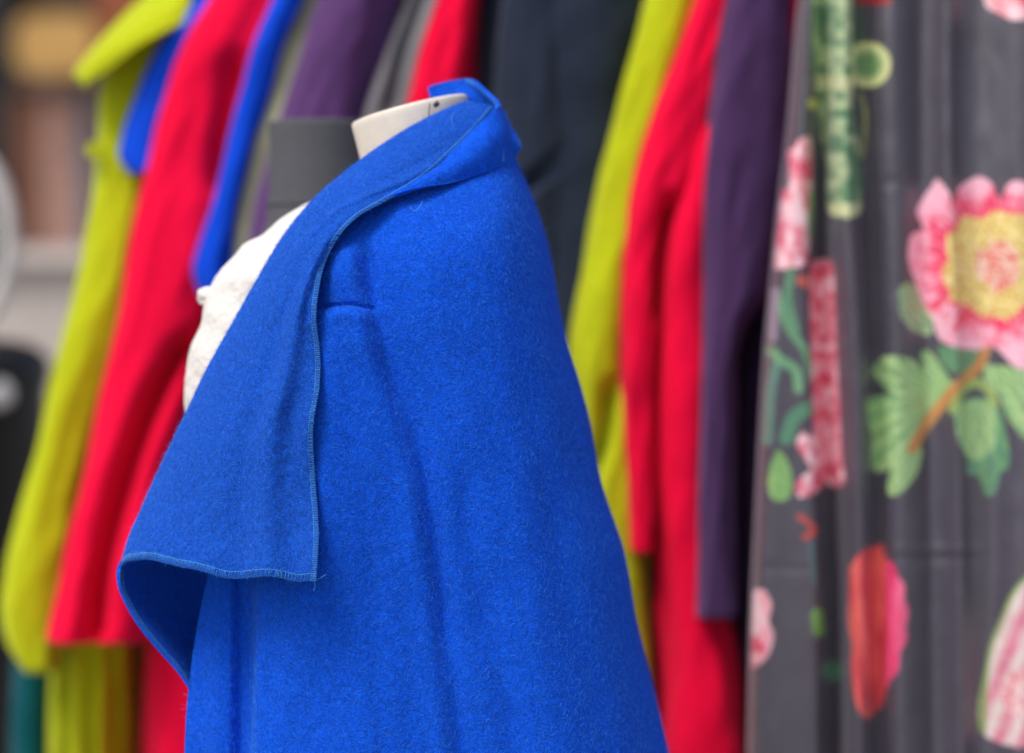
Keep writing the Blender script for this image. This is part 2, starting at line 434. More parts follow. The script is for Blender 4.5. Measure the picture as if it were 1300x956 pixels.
# seam arc: the top rows sag at both ends
PY2 = PY2 + (6 * (np.abs(u - .5) * 2) ** 2) * (1 - sstep(388, 430, PY2))
SD = np.stack([shell_d_raw(PX2[i], np.full(NC2, py2[i])) for i in range(NR2)]) + shell_extra(PX2, PY2)
prof = 1 - np.clip((u - .10) / .90, 0, 1) ** (7 - 4.4 * sstep(388, 470, PY2))
prof = prof * np.sqrt(np.clip(1 - (1 - np.clip(u / .05, 0, 1)) ** 2, 0, 1)) ** .7
D2 = SD - hh[:, None] * prof + .0035 * (1 - prof)
D2 += .020 * (1 - sstep(0, .035, u)) * sstep(560, 720, PY2) - .018 * sstep(560, 720, PY2) * (1 - sstep(0, .06, u)) * 0
D2 += .0016 * n2(PX2 * .02, PY2 * .006, 1, 12)
D2 += .0030 * gauss(PX2 - curve_at([(440, 400), (447, 520), (470, 700), (480, 900)], PY2), 14) * sstep(420, 520, PY2) * .5
Gsl = W(PX2, PY2, S0 + D2)
m = MB(); m.grid(Gsl, False, False, 0, th=.003)
fibres(m, Gsl, 23000, .0048, .00018, .45, 1, 1.2, 5, (PY2 < 980) * 1.0)
fibres(m, Gsl, 2500, .0055, .00009, 1.0, 1, 1.2, 6, (PY2 < 980) * 1.0)
m.build('sleeve', [M_coat, M_fib], coat)

# --- lapel: left silhouette and right stitched edge
LP = [(592, 128, .004), (562, 140, -.012), (522, 160, -.022), (478, 188, -.034), (436, 220, -.040), (395, 256, -.045), (359, 300, -.045),
      (326, 355, -.045), (295, 410, -.045), (263, 467, -.045), (235, 526, -.045), (210, 578, -.047), (186, 630, -.05), (166, 676, -.052), (151, 716, -.055)]
RP = [(628, 134, .000), (607, 161, -.026), (574, 194, -.055), (534, 229, -.085), (492, 254, -.104), (456, 274, -.118), (429, 302, -.124),
      (409, 345, -.130), (401, 398, -.137), (406, 448, -.142), (405, 492, -.144), (397, 545, -.143), (400, 610, -.142), (404, 675, -.146), (401, 737, -.152)]
NL, NU = 620, 330
Lc = crom(LP, NL); Rc = crom(RP, NL)
v = np.linspace(0, 1, NL)[:, None]; u = np.linspace(0, 1, NU)[None]
PXl = Lc[:, None, 0] * (1 - u) + Rc[:, None, 0] * u
PYl = Lc[:, None, 1] * (1 - u) + Rc[:, None, 1] * u
Dl = Lc[:, None, 2] * (1 - u) + Rc[:, None, 2] * u
wid = sstep(0, .45, v)
Dl = Dl - (.006 + .020 * wid) * (np.sin(np.pi * np.clip(u, 0, 1) ** .8) ** .9)
# roll at the left silhouette
roll = 1 - np.sqrt(np.clip(1 - (1 - np.clip(u / .16, 0, 1)) ** 2, 0, 1))
Dl = Dl + roll * (.012 + .016 * wid)
# bottom hem waviness
Pv = sstep(.86, 1, v)
PYl = PYl + Pv * (-9.0 * gauss(u - .14, .13) - 2 * gauss(u - .35, .12) + 6.5 * gauss(u - .56, .12) - 1.0 * gauss(u - .76, .07) + 3.0 * gauss(u - .9, .06))
PYl = PYl + sstep(.93, 1, v) * 10 * np.clip(1 - u / .035, 0, 1) ** 2
# long ridge down the lapel and secondary creases
ridge_u = curve_at([(.80, .40), (.80, .50), (.74, .62), (.70, .74), (.72, .86), (.74, 1.0)], v)
Dl = Dl - .0080 * gauss(u - ridge_u, .09) * sstep(.38, .55, v)
Dl = Dl + .0018 * gauss(u - ridge_u - .14, .08) * sstep(.38, .55, v)
Dl = Dl + .0040 * gauss(u - ridge_u + .15, .09) * sstep(.45, .6, v)
Dl = Dl - .0028 * gauss(u - curve_at([(.98, .14), (.80, .24), (.62, .33), (.45, .44), (.3, .6)], v), .075) * sstep(.12, .2, v) * (1 - sstep(.42, .6, v))
Dl = Dl + .0022 * gauss(u - curve_at([(.80, .14), (.62, .24), (.44, .33), (.3, .44), (.15, .6)], v), .09) * sstep(.12, .2, v) * (1 - sstep(.42, .6, v))
wx_ = PXl + .3 * PYl; Dl = Dl + .0026 * n2(wx_ * .012, PYl * .009, 1, 21) + .0012 * n2(wx_ * .03, PYl * .024, 1, 22) + .0004 * n2(wx_ * .09, PYl * .08, 1, 23)
# wavy stitched edge lifts
Dl = Dl + .004 * np.sin(v * 31) * sstep(.85, 1, u) * sstep(.35, .5, v)
Gl = W(PXl, PYl, S0 + Dl)
m = MB(); m.grid(Gl, False, False, 0, th=.0030)
fibres(m, Gl, 50000, .0034, .00017, .5, 1, 1.4, 7)
fibres(m, Gl, 11000, .0060, .00012, 1.3, 1, 1.4, 8)
lapel = m.build('lapel', [M_lapel, M_fib], coat)

def stitch(parent, P, inward, nrm, depth=.0042, pitch=.0026, rad=.00021, name='overlock_stitching', th=.003, jitter=.25, seed=0, rail=True):
    """zig-zag loops round an edge: P edge points, inward unit vectors, outward surface normals"""
    r_ = np.random.default_rng(seed)
    seg = np.linalg.norm(np.diff(P, axis=0), axis=1); s = np.concatenate([[0], np.cumsum(seg)])
    nst = int(s[-1] / pitch); q = np.linspace(0, s[-1], nst)
    def at(A, x): return np.stack([np.interp(x, s, A[:, k]) for k in range(3)], -1)
    m = MB(); pts = []
    for k in range(nst):
        x = q[k] + r_.normal() * pitch * .12
        e, i_, n_ = at(P, x), at(inward, x), at(nrm, x)
        i_ /= np.linalg.norm(i_); n_ /= np.linalg.norm(n_)
        dd = depth * (1 + jitter * r_.normal() * .4)
        inner = e + i_ * dd + n_ * .0003
        e2 = at(P, min(x + pitch * .5, s[-1]))
        pts += [e - i_ * .0003 - n_ * th * .5, e + n_ * .0004, inner, inner + (e2 - e), e2 + n_ * .0004]
    m.tube(np.array(pts), rad, 4)
    if rail:
        I = inward / np.linalg.norm(inward, axis=1)[:, None]; Nn = nrm / np.linalg.norm(nrm, axis=1)[:, None]
        x = np.linspace(0, s[-1], nst * 3)
        rl = at(P + I * depth + Nn * .00035, x); rl += (np.sin(np.arange(len(x)) * 2.1)[:, None]) * .0002
        m.tube(rl, rad * 1.1, 4)
    return m.build(name, M_thread, parent)
Nl = normals(Gl)
stitch(lapel, Gl[6:, -1], Gl[6:, -8] - Gl[6:, -1], Nl[6:, -2], depth=.0036, seed=1)
stitch(lapel, Gl[-1, ::-1][:-1], (Gl[-9] - Gl[-1])[::-1][:-1], Nl[-2][::-1][:-1], depth=.0054, pitch=.0027, seed=2)
# --- returned front edge below and behind the roll
ed = [(300, 330), (262, 420), (216, 560), (196, 640), (168, 700), (153, 722), (153, 740), (164, 768), (181, 795), (205, 824), (228, 850), (243, 872), (262, 910), (285, 960)]
py3 = np.linspace(612, 960, 260)
le = curve_at([(a, b_) for a, b_ in ed], py3); NC3 = 120
u = np.linspace(0, 1, NC3)[None]
re = np.maximum(330, le + 30)[:, None]
PX3 = le[:, None] + (re - le[:, None]) * u; PY3 = np.repeat(py3[:, None], NC3, 1)
dl = curve_at([(-.030, 420), (-.034, 700), (-.040, 722), (-.040, 780), (-.036, 872), (-.03, 960)], py3)[:, None]
D3 = dl + .095 * np.sin(np.pi * np.clip(u * .62, 0, .5)) ** .8 + .002 * n2(PX3 * .03, PY3 * .02, 1, 31)
G3 = W(PX3, PY3, S0 + D3)
m = MB(); m.grid(G3, False, False, 0, th=.003)
fibres(m, G3, 9000, .0035, .00010, .5, 1, 1.3, 9)
facing = m.build('front_facing', [M_coat, M_fib], coat)
N3 = normals(G3); i0 = np.searchsorted(py3, 722)
stitch(facing, G3[i0:, 0], G3[i0:, 6] - G3[i0:, 0], N3[i0:, 1], depth=.0055, pitch=.0028, rad=.00020, seed=3)

# --- collar standing behind the neck and falling at the near side
cr = [  # top, mid, bottom (px, py, d)
 [(544, 110, .075), (546, 119, .073), (549, 130, .070)],
 [(556, 106, .078), (559, 116, .076), (562, 128, .072)],
 [(574, 102, .078), (577, 113, .075), (580, 126, .070)],
 [(590, 100, .072), (594, 112, .070), (598, 127, .064)],
 [(601, 105, .062), (606, 120, .064), (609, 150, .060)],
 [(613, 116, .048), (622, 140, .056), (620, 175, .052)],
 [(625, 127, .030), (640, 158, .034), (640, 194, .034)],
 [(631, 135, .010), (645, 168, .014), (650, 203, .010)],
 [(628, 138, -.008), (637, 172, -.018), (638, 209, -.020)],
 [(618, 150, -.022), (622, 182, -.040), (619, 216, -.044)],
 [(603, 167, -.034), (604, 194, -.054), (598, 224, -.058)],
 [(578, 193, -.052), (574, 213, -.070), (568, 234, -.076)],
 [(545, 221, -.074), (540, 231, -.086), (535, 240, -.090)],
 [(512, 240, -.090), (509, 245, -.095), (504, 250, -.098)],
 [(478, 252, -.098), (476, 255, -.100), (472, 259, -.100)]]
cr = np.array(cr)
cg = crom(cr, 320)                       # along
cg = np.moveaxis(crom(np.moveaxis(cg, 1, 0), 70), 0, 1)   # across -> (320, 70, 3)
cg = np.moveaxis(cg, 0, 1)               # rows across (top->bottom), columns along (left->right .. then left)
Gc = W(cg[..., 0], cg[..., 1], S0 + cg[..., 2])
n_ = normals(Gc)
Gc = Gc + n_ * (noise(Gc, 60, 8) * .0010)[..., None]
m = MB(); m.grid(Gc, False, False, 0, th=.0036)
fibres(m, Gc, 9000, .0038, .00011, .5, 1, 1.2, 10, flip=-1)
fibres(m, Gc, 9000, .0038, .00011, .5, 1, 1.2, 10)
fibres(m, Gc, 1300, .0065, .00009, 1.3, 1, 1.2, 11, flip=-1)
fibres(m, Gc, 1300, .0065, .00009, 1.3, 1, 1.2, 11)
collar = m.build('collar', [M_coat, M_fib], coat)
# little seam tip sticking out at the back of the neck
tip = np.array([[(640, 140, .020), (634, 172, .004), (642, 207, .004)],
                [(648, 158, .022), (648, 178, .006), (650, 203, .008)],
                [(655, 170, .026), (657, 184, .012), (653, 199, .014)],
                [(660, 181, .030), (661, 187, .022), (657, 196, .020)]])
tg = crom(tip, 40); tg = np.moveaxis(crom(np.moveaxis(tg, 1, 0), 40), 0, 1); tg = np.moveaxis(tg, 0, 1)
Gt = W(tg[..., 0], tg[..., 1], S0 + tg[..., 2] - .006)
m = MB(); m.grid(Gt, False, False, 0, th=.004)
fibres(m, Gt, 900, .0045, .00010, .9, 1, 1.2, 13)
m.build('collar_tip', [M_coat, M_fib], coat)
# seam stitched down the collar near its back
sp = W(crom([(630, 141), (635, 158), (639, 178), (640, 204)], 60)[:, 0], crom([(630, 141), (635, 158), (639, 178), (640, 204)], 60)[:, 1], S0 - np.linspace(.012, .031, 60))
stitch(collar, sp, np.repeat([[-1., 0, 0]], 60, 0), np.repeat([[0, -1., 0]], 60, 0), depth=.0034, pitch=.0022, rad=.00022, seed=4)
k0, k1 = int(320 * 3.0 / 14), int(320 * 7.6 / 14)
stitch(collar, Gc[0, k0:k1], Gc[7, k0:k1] - Gc[0, k0:k1], np.repeat([[0, -.6, .8]], k1 - k0, 0), depth=.0036, pitch=.0020, seed=5)
# loose thread ends at the lapel's corner and on the neck edge
for a in ([(401, 737), (408, 733), (414, 729)], [(399, 738), (400, 744), (398, 750)], [(520, 262), (526, 268), (533, 262), (536, 255)], [(575, 160), (573, 150), (577, 142)]):
    m = MB(); p = crom(a, 14); m.tube(W(p[:, 0], p[:, 1], S0 - .150 if a[0][1] > 500 else S0 - (.112 if a[0][0] < 560 else .045)), .00022, 4)
    m.build('loose_thread', M_thread, lapel)

# ================================================================== charcoal dress form behind
YF = 2.78
cf = thing('dark_dress_form', 'charcoal dress form behind the white bust, its flat neck top level with the ivory one', 'dress form', (W(405, 478, YF)[0], YF, 0))
pys = np.array([158, 156.5, 155.5, 155, 157, 162, 200, 250, 285, 315, 345, 400, 520, 700, 950], float)
hw = np.array([1, 30, 55, 60, 62.5, 63, 62, 63, 66, 84, 110, 125, 120, 105, 125], float)
cxp = np.full(len(pys), 404.0); cxp[9:] = [408, 414, 430, 430, 430, 430]
hyv = hw / 63 * .047; hyv[9:] = [.05, .058, .065, .068, .06, .065]
ip = np.linspace(0, len(pys) - 1, 160)
f_ = lambda a: np.interp(ip, np.arange(len(a)), a)
G, _ = ring_tube(f_(pys), f_(cxp), f_(hw), np.full(160, YF), f_(hyv), 64)
m = MB(); m.grid(G, True, False); m.build('form_body', M_char, cf)
m = MB()
for yy in (262,):
    k = np.argmin(abs(f_(pys) - yy)); ringp = np.concatenate([G[k], G[k][:1]]); c = ringp.mean(0)
    m.tube(c + (ringp - c) * 1.01 + np.array([0, 0, 0]), .0016, 6, cap=False)
m.build('neck_seam', M_char, cf)
m = MB(); m.tube([(W(405, 478, YF)[0], YF, .03), (W(405, 478, YF)[0], YF, G[-1, 0, 2] + .02)], .0125, 16); m.build('stand_pole', M_metal, cf)
m = MB(); m.tube([(W(405, 478, YF)[0], YF, .012), (W(405, 478, YF)[0], YF, .03)], [.11, .10], 32); m.build('base', M_metal, cf)

# ================================================================== coats on the rail behind
def rackY(px): return 3.28 - .33 * px / 1300.0
GROUP = 'wool coats hanging along the rail'
def tube_part(name, mat, parent, left, right, y0, y1, Yc, hd, seed, cuff=True, captop=True, grooves=(), wr=.006, rows=150, n=72, pw=2.3):
    pys = np.linspace(y0, y1, rows)
    lx = curve_at(left, pys); rx = curve_at(right, pys); rx = np.maximum(rx, lx + 12)
    hx = (rx - lx) / 2; cx = (lx + rx) / 2
    t = np.linspace(0, 1, rows)
    hdv = np.full(rows, hd, float)
    if captop:
        s = np.sqrt(np.clip(1 - (1 - np.clip(t / .07, 0, 1)) ** 2, .0004, 1)); hx = hx * (.25 + .75 * s); hdv = hdv * s
    G, th = ring_tube(pys, cx, hx, np.full(rows, Yc), hdv, n, pw)
    N = -normals(G, True)
    w = wr * (n2(np.cos(th)[None] * 1.3 + 0 * pys[:, None] + seed, np.sin(th)[None] * 1.1 + pys[:, None] * .006, 1.3, seed)
              + .5 * n2(np.cos(th)[None] * 3 + 0 * pys[:, None] + pys[:, None] * .004, pys[:, None] * .014 + np.sin(th)[None] * 2, 1.4, seed + 3))
    edge = np.abs(np.sin(th))[None] ** .5
    G = G + N * (w * edge)[..., None]
    pxg = 650 + G[..., 0] / (K * Yc)
    for gp, dep, wd in grooves:
        gy = [p[1] for p in gp]; inr = sstep(min(gy) - 30, min(gy) + 10, pys) * (1 - sstep(max(gy) - 10, max(gy) + 30, pys))
        G[..., 1] += dep * gauss(pxg - curve_at(gp, pys)[:, None], wd) * inr[:, None] * (np.sin(th)[None] > 0)
    if cuff:   # turned-in hem: lip then up inside
        def inner(k, q):
            g = G[-k:-k + 1] if k > 1 else G[-1:]; c = g.mean(1, keepdims=True); return c + (g - c) * q
        st = max(2, rows // 40)
        G = np.concatenate([G, inner(1, .93) + np.array([0, 0, -.002]), inner(1 + st, .86), inner(1 + 3 * st, .78), inner(1 + 3 * st, .02)], 0)
    m = MB(); m.grid(G, True, True)
    return m.build(name, mat, parent)
ZR = W(650, -165, 3.37)[2]
def coat_thing(name, label, mat, px_top, Yn, sleeve=None, body=None, group=GROUP, seed=0, hd=.045, byo=0.0, grooves=(), bgrooves=(), extra=None, cat='coat'):
    """sleeve/body = (left pts, right pts, y0, y1)"""
    loc = (W(px_top, 478, Yn + .22)[0], Yn + .22, W(px_top, body[3], Yn)[2])
    t = thing(name, label, cat, loc, group)
    if body:
        l, r, y0, y1 = body
        tube_part('body', mat, t, l, r, y0, y1, Yn + .24 + byo / 2, .17 - byo / 2, seed + 11, wr=.007, grooves=bgrooves, pw=2.6)
    if sleeve:
        l, r, y0, y1 = sleeve
        tube_part('sleeve', mat, t, l, r, y0, y1, Yn + hd, hd, seed, grooves=grooves)
        # far sleeve
        fr = lambda P: [(a * .97 + 12, b) for a, b in P]
        tube_part('sleeve', mat, t, fr(l), fr(r), y0, y1, Yn + .46, hd, seed + 5, rows=70, n=32)
    # hanging loop over the rail
    zt = W(px_top, body[2] + 25, Yn + .24)[2]; x0 = loc[0]; a = np.linspace(0, 2 * np.pi, 40); yr = rail_y(x0)
    m = MB(); hgt = ZR + .022 - zt + .03
    P = np.stack([np.full(40, x0), yr + .03 * np.sin(a) * (1 - .0 * a), zt - .03 + hgt * (0.5 - .5 * np.cos(a))], -1)
    m.tube(P, .0018, 6, cap=False); m.build('hanging_loop', mat, t)
    return t
def rail_y(x):
    return 3.28 - .33 * ((x / (K * 3.2) + 650) / 1300) + .24
shift = lambda P, d: [(a + d, b) for a, b in P]

T0 = -70
# L1 lime coat, leftmost
l1L = [(235, T0), (190, 0), (150, 60), (128, 115), (124, 170), (119, 240), (104, 330), (86, 400), (70, 460), (50, 560), (25, 650), (7, 725), (1, 780), (12, 825), (30, 850)]
l1R = [(330, T0), (300, 20), (250, 130), (205, 240), (190, 330), (165, 420), (140, 500), (122, 600), (105, 700), (88, 780), (76, 850)]
Y1 = rackY(120) + .02
c = coat_thing('lime_coat', 'lime green wool coat with a turned out pointed lapel, leftmost on the rail', M_lime, 230, Y1,
    (l1L, l1R, T0, 848), (shift([(240, T0), (190, 100), (150, 300), (110, 500), (80, 700), (72, 870), (68, 1000)], 0), [(330, T0), (300, 100), (260, 300), (225, 500), (195, 750), (190, 1000)], T0, 1000), seed=1,
    bgrooves=([(105, 800), (105, 1000)], .02, 7) and [([(104, 780), (106, 1000)], .03, 7), ([(140, 780), (138, 1000)], .02, 5), ([(165, 780), (165, 1000)], .02, 5)])
fl = np.array([  # turned lapel: outer edge, crest, lip
 [(262, -60, .05), (250, -55, -.02), (246, -30, -.03)],
 [(212, -24, .05), (228, -2, -.02), (240, 22, -.03)],
 [(172, 10, .05), (194, 20, -.03), (212, 40, -.050)],
 [(142, 40, .04), (160, 46, -.045), (176, 60, -.060)],
 [(116, 70, .03), (127, 74, -.045), (140, 88, -.055)],
 [(99, 92, .02), (108, 94, -.035), (116, 104, -.045)],
 [(100, 98, .015), (106, 103, -.02), (112, 112, -.03)]])
def flap(arr, Y, mat, parent, name, th=.004, n1=90, n2_=40):
    g = crom(arr, n1); g = np.moveaxis(crom(np.moveaxis(g, 1, 0), n2_), 0, 1)
    G = W(g[..., 0], g[..., 1], Y + g[..., 2])
    m = MB(); m.grid(G, False, True, 0, th=th); return m.build(name, mat, parent)
flap(fl, Y1, M_lime, c, 'lapel')
m = MB(); bc = W(118, 190, Y1 - .005)
m.tube([bc, bc + np.array([0, .008, 0])], [.0085, .0095], 20); m.build('button', M_lime, c)

# B1 blue coat whose drooping lapel shows
YB = rackY(190) + .03
b1 = coat_thing('cobalt_coat', 'cobalt blue coat, only its hanging lapel tip shows between lime and red sleeves at left', M_bluebk, 262, YB,
    None, ([(250, T0), (240, 100), (220, 300), (200, 500), (196, 700), (196, 780)], [(330, T0), (310, 100), (290, 300), (270, 500), (260, 700), (260, 780)], T0, 780), seed=2)
tube_part('lapel', M_bluebk, b1, [(290, T0), (245, 0), (214, 36), (190, 78), (170, 130), (156, 178), (153, 200), (163, 218)], [(370, T0), (330, 0), (290, 60), (262, 110), (240, 160), (225, 200), (205, 219)], T0, 219, YB - .005, .028, 3)

# R1 red
YR = rackY(220) - .035
r1L = [(300, T0), (262, 5), (240, 40), (222, 80), (205, 135), (187, 210), (172, 270), (150, 400), (127, 500), (108, 600), (84, 700), (66, 780), (60, 805)]
r1R = [(410, T0), (385, 0), (360, 100), (330, 200), (300, 300), (275, 400), (250, 500), (228, 600), (208, 700), (193, 780), (187, 815)]
coat_thing('red_coat', 'bright red wool coat with a long slanting sleeve, left of the white bust', M_red, 330, YR,
    (r1L, r1R, T0, 812), ([(300, T0), (290, 100), (250, 400), (220, 600), (195, 800), (186, 1000)], [(420, T0), (400, 100), (370, 400), (330, 700), (320, 1000)], T0, 1030), seed=4, hd=.05,
    grooves=[([(235, 440), (206, 495), (180, 560), (152, 650), (137, 710), (126, 800)], .055, 13), ([(302, 90), (292, 160), (285, 230)], .03, 14)])
# B2 blue
YB2 = rackY(320) - .055
b2L = [(378, T0), (345, 0), (320, 60), (303, 130), (290, 190), (274, 260), (255, 315), (248, 340), (254, 370), (272, 400), (290, 450)]
b2R = [(420, T0), (386, 0), (360, 60), (340, 130), (322, 195), (310, 240), (300, 290), (300, 380), (315, 450)]
coat_thing('cobalt_coat', 'cobalt blue coat edge hanging just right of the slanting red sleeve, above the white knot', M_bluebk, 400, YB2,
    (b2L, b2R, T0, 450), ([(380, T0), (360, 100), (330, 400), (320, 700), (320, 900)], [(410, T0), (395, 100), (360, 400), (360, 700), (360, 900)], T0, 960), seed=6, hd=.03)
# L2 pale strip
YL2 = rackY(350) - .030
coat_thing('pale_green_coat', 'pale greenish grey coat edge, thin strip between cobalt blue and mauve', M_palelime, 415, YL2,
    ([(405, T0), (372, 0), (346, 62), (322, 130), (300, 210), (290, 270), (280, 330), (270, 420)], [(500, T0), (450, 0), (420, 62), (395, 130), (370, 210), (350, 270), (345, 420)], T0, 500),
    ([(420, T0), (400, 100), (360, 400), (350, 700), (350, 900)], [(500, T0), (480, 100), (430, 400), (410, 700), (400, 900)], T0, 940), seed=7, hd=.028)
# P1 mauve
YP1 = rackY(430) - .065
coat_thing('purple_coat', 'muted mauve purple coat shoulder above the charcoal dress form neck', M_mauve, 480, YP1,
    ([(442, T0), (406, 0), (385, 60), (361, 130), (340, 200), (325, 250), (312, 330), (305, 500)], [(560, T0), (512, 0), (492, 50), (474, 100), (456, 160), (440, 260), (430, 500)], T0, 560),
    ([(470, T0), (440, 100), (400, 400), (400, 900)], [(560, T0), (530, 100), (480, 400), (470, 900)], T0, 960), seed=8, hd=.05, byo=-.04)
# G1 grey
YG = rackY(500) - .045
coat_thing('grey_coat', 'mid grey wool coat showing as a narrow strip between mauve and red', M_grey, 545, YG,
    ([(540, T0), (515, 0), (490, 60), (460, 150), (450, 300), (445, 500)], [(620, T0), (575, 0), (560, 60), (535, 130), (520, 300), (515, 500)], T0, 560),
    ([(520, T0), (500, 100), (480, 400), (480, 900)], [(600, T0), (590, 100), (560, 400), (550, 900)], T0, 960), seed=9, hd=.04, grooves=[([(535, 0), (515, 60), (495, 140)], .03, 9)])
# R2 red
YR2 = rackY(560) - .04
coat_thing('red_coat', 'bright red coat sleeve hanging directly above the ivory neck and blue collar', M_red, 600, YR2,
    ([(572, T0), (546, 0), (530, 60), (512, 130), (500, 220), (495, 500)], [(640, T0), (609, 0), (600, 50), (592, 100), (580, 200), (575, 500)], T0, 600),
    ([(560, T0), (550, 100), (540, 400), (540, 900)], [(640, T0), (630, 100), (600, 400), (590, 900)], T0, 960), seed=10, hd=.045)
# N1 navy
YN = rackY(700) - .005
coat_thing('navy_coat', 'broad dark navy coat with a creased sleeve, right behind the blue collar', M_navy, 710, YN,
    ([(640, T0), (634, 0), (628, 100), (622, 200), (618, 300), (620, 560)], [(738, T0), (728, 0), (722, 80), (722, 150), (728, 200), (722, 260), (718, 400), (716, 560)], T0, 640),
    ([(610, T0), (598, 0), (592, 100), (588, 300), (585, 600), (580, 1000)], [(850, T0), (845, 0), (835, 200), (830, 500), (830, 1000)], T0, 1000), seed=12, hd=.05, byo=-.06,
    grooves=[([(735, 185), (712, 205), (690, 222), (660, 245)], .05, 12)])
# L3 lime
YL3 = rackY(790) - .03
l3L = [(838, T0), (818, 0), (806, 50), (792, 100), (779, 160), (765, 210), (753, 270), (742, 330), (730, 385), (722, 440), (721, 480), (728, 540), (736, 600), (742, 650), (750, 760), (760, 880)]
l3R = [(930, T0), (895, 0), (880, 60), (860, 130), (845, 200), (835, 300), (830, 400), (825, 500), (820, 600), (822, 660), (824, 760), (828, 880)]
coat_thing('lime_coat', 'lime green wool coat between the navy coat and the right hand red one', M_lime, 870, YL3,
    (l3L, l3R, T0, 880), ([(820, T0), (800, 100), (770, 300), (745, 500), (730, 700), (720, 1000)], [(930, T0), (900, 100), (860, 300), (832, 600), (824, 800), (830, 1000)], T0, 1040), seed=14, hd=.045, byo=-.05,
    grooves=[([(772, 500), (765, 560), (750, 610)], .03, 10), ([(800, 330), (792, 480)], .012, 10)])
# R3 red
YR3 = rackY(850) - .05
r3L = [(905, T0), (881, 0), (866, 40), (847, 90), (825, 145), (808, 200), (797, 250), (790, 310), (786, 380), (787, 450), (789, 520), (793, 590), (796, 650), (797, 697)]
r3R = [(965, T0), (940, 0), (925, 80), (910, 150), (893, 220), (872, 270), (852, 320), (838, 370), (831, 430), (829, 520), (829, 600), (827, 697)]
coat_thing('red_coat', 'bright red wool coat between lime and dark purple coats, its cuff hanging free', M_red, 915, YR3,
    (r3L, r3R, T0, 697), ([(900, T0), (870, 100), (835, 250), (812, 400), (808, 600), (818, 720), (820, 860), (820, 1000)], [(985, T0), (960, 100), (915, 300), (908, 500), (905, 640), (925, 760), (940, 860), (942, 1000)], T0, 1040), seed=16, hd=.045, byo=-.075,
    grooves=[([(846, 270), (838, 330), (834, 390)], .05, 8)])
# P2 purple
YP2 = rackY(940) - .065
p2L = [(938, T0), (921, 0), (910, 50), (903, 100), (897, 160), (894, 240), (893, 330), (891, 450), (888, 560), (884, 660), (882, 780)]
p2R = [(1030, T0), (1008, 0), (1006, 80), (1003, 170), (994, 260), (984, 330), (972, 378), (952, 405), (938, 440), (934, 520), (934, 620), (936, 780)]
coat_thing('purple_coat', 'dark purple wool coat beside the floral dress, its long sleeve bent at the elbow', M_purple, 965, YP2,
    (p2L, p2R, T0, 780), ([(935, T0), (930, 100), (925, 400), (935, 600), (936, 900), (938, 1000)], [(1060, T0), (1040, 200), (1000, 500), (985, 800), (980, 1000)], T0, 1000), seed=18, hd=.045)
# R4 red sliver
YR4 = rackY(1010) - .03
coat_thing('red_coat', 'red coat showing as a thin sliver between dark purple and the floral dress', M_red, 1050, YR4,
    ([(1004, T0), (1000, 0), (1004, 60), (1010, 130), (1020, 200), (1030, 400)], [(1090, T0), (1080, 200), (1075, 400)], T0, 560),
    ([(1020, T0), (1025, 300), (1030, 900)], [(1100, T0), (1090, 300), (1090, 900)], T0, 940), seed=20, hd=.03)
# teal garment low at left
YT = rackY(40) + .12
coat_thing('teal_coat', 'teal garment peeping out low behind the leftmost lime sleeve', M_teal, 195, YT,
    None, ([(110, 500), (90, 560), (50, 700), (30, 870), (26, 1000)], [(150, 500), (140, 560), (110, 700), (100, 1000)], 500, 1000), seed=22)

# ================================================================== floral dress
YFl = 2.80
fd = thing('floral_dress', 'dark grey satin dress printed with peonies and leaves, at the right end of the rail', 'dress', (W(1180, 478, YFl)[0], YFl + .05, W(1180, 1060, YFl)[2]))
NRf, NCf = 640, 430
vy = np.linspace(-75, 1060, NRf)[:, None]
uf = np.linspace(0, 1, NCf)[None]
le = curve_at([(1030, -75), (1017, 0), (1010, 80), (1003, 160), (992, 250), (983, 340), (974, 440), (967, 560), (961, 680), (956, 780), (954, 867), (950, 1060)], vy)
re = 1420 + 0 * vy
FX = le + (re - le) * uf; FY = vy + 0 * uf
def folds(x, y):
    d = 0
    d += .046 * gauss(x - curve_at([(1046, -75), (1046, 100), (1043, 300), (1050, 500), (1058, 700), (1062, 1060)], y), 13)     # deep valley
    d -= .026 * gauss(x - curve_at([(1070, -75), (1072, 150), (1078, 300), (1088, 450), (1092, 600), (1090, 1060)], y), 15)
    d += .016 * gauss(x - curve_at([(1098, -75), (1098, 150), (1106, 300), (1112, 600), (1118, 1060)], y), 12)
    d -= .014 * gauss(x - curve_at([(1132, -75), (1134, 200), (1140, 500), (1145, 1060)], y), 20)
    d += .009 * gauss(x - curve_at([(1172, -75), (1172, 200), (1180, 500), (1190, 1060)], y), 15)
    d -= .012 * gauss(x - curve_at([(1204, -75), (1204, 200), (1214, 500), (1222, 1060)], y), 11)
    d += .008 * gauss(x - curve_at([(1240, -75), (1240, 230), (1260, 600), (1250, 1060)], y), 22)
    d -= .012 * gauss(x - 1300, 26)
    d += .012 * gauss(x - 1350, 20)
    d += .0012 * gauss(y - 708, 6) * sstep(1120, 1150, x) * (1 - sstep(1230, 1260, x))
    d -= .0012 * gauss(y - 698, 7) * sstep(1120, 1150, x) * (1 - sstep(1230, 1260, x))
    d += .0010 * gauss(y - 722, 6) * (1 - sstep(1020, 1035, x))
    d += .0012 * gauss(y - 232, 7) * sstep(1100, 1110, x) * (1 - sstep(1160, 1180, x))
    d += .0024 * n2(x * .025, y * .006, 1, 41) + .0007 * n2(x * .06, y * .03, 1, 42)
    return d
FD = folds(FX, FY) + .035 * np.clip(1 - uf / .04, 0, 1) ** 2
Gf = W(FX, FY, YFl + FD)
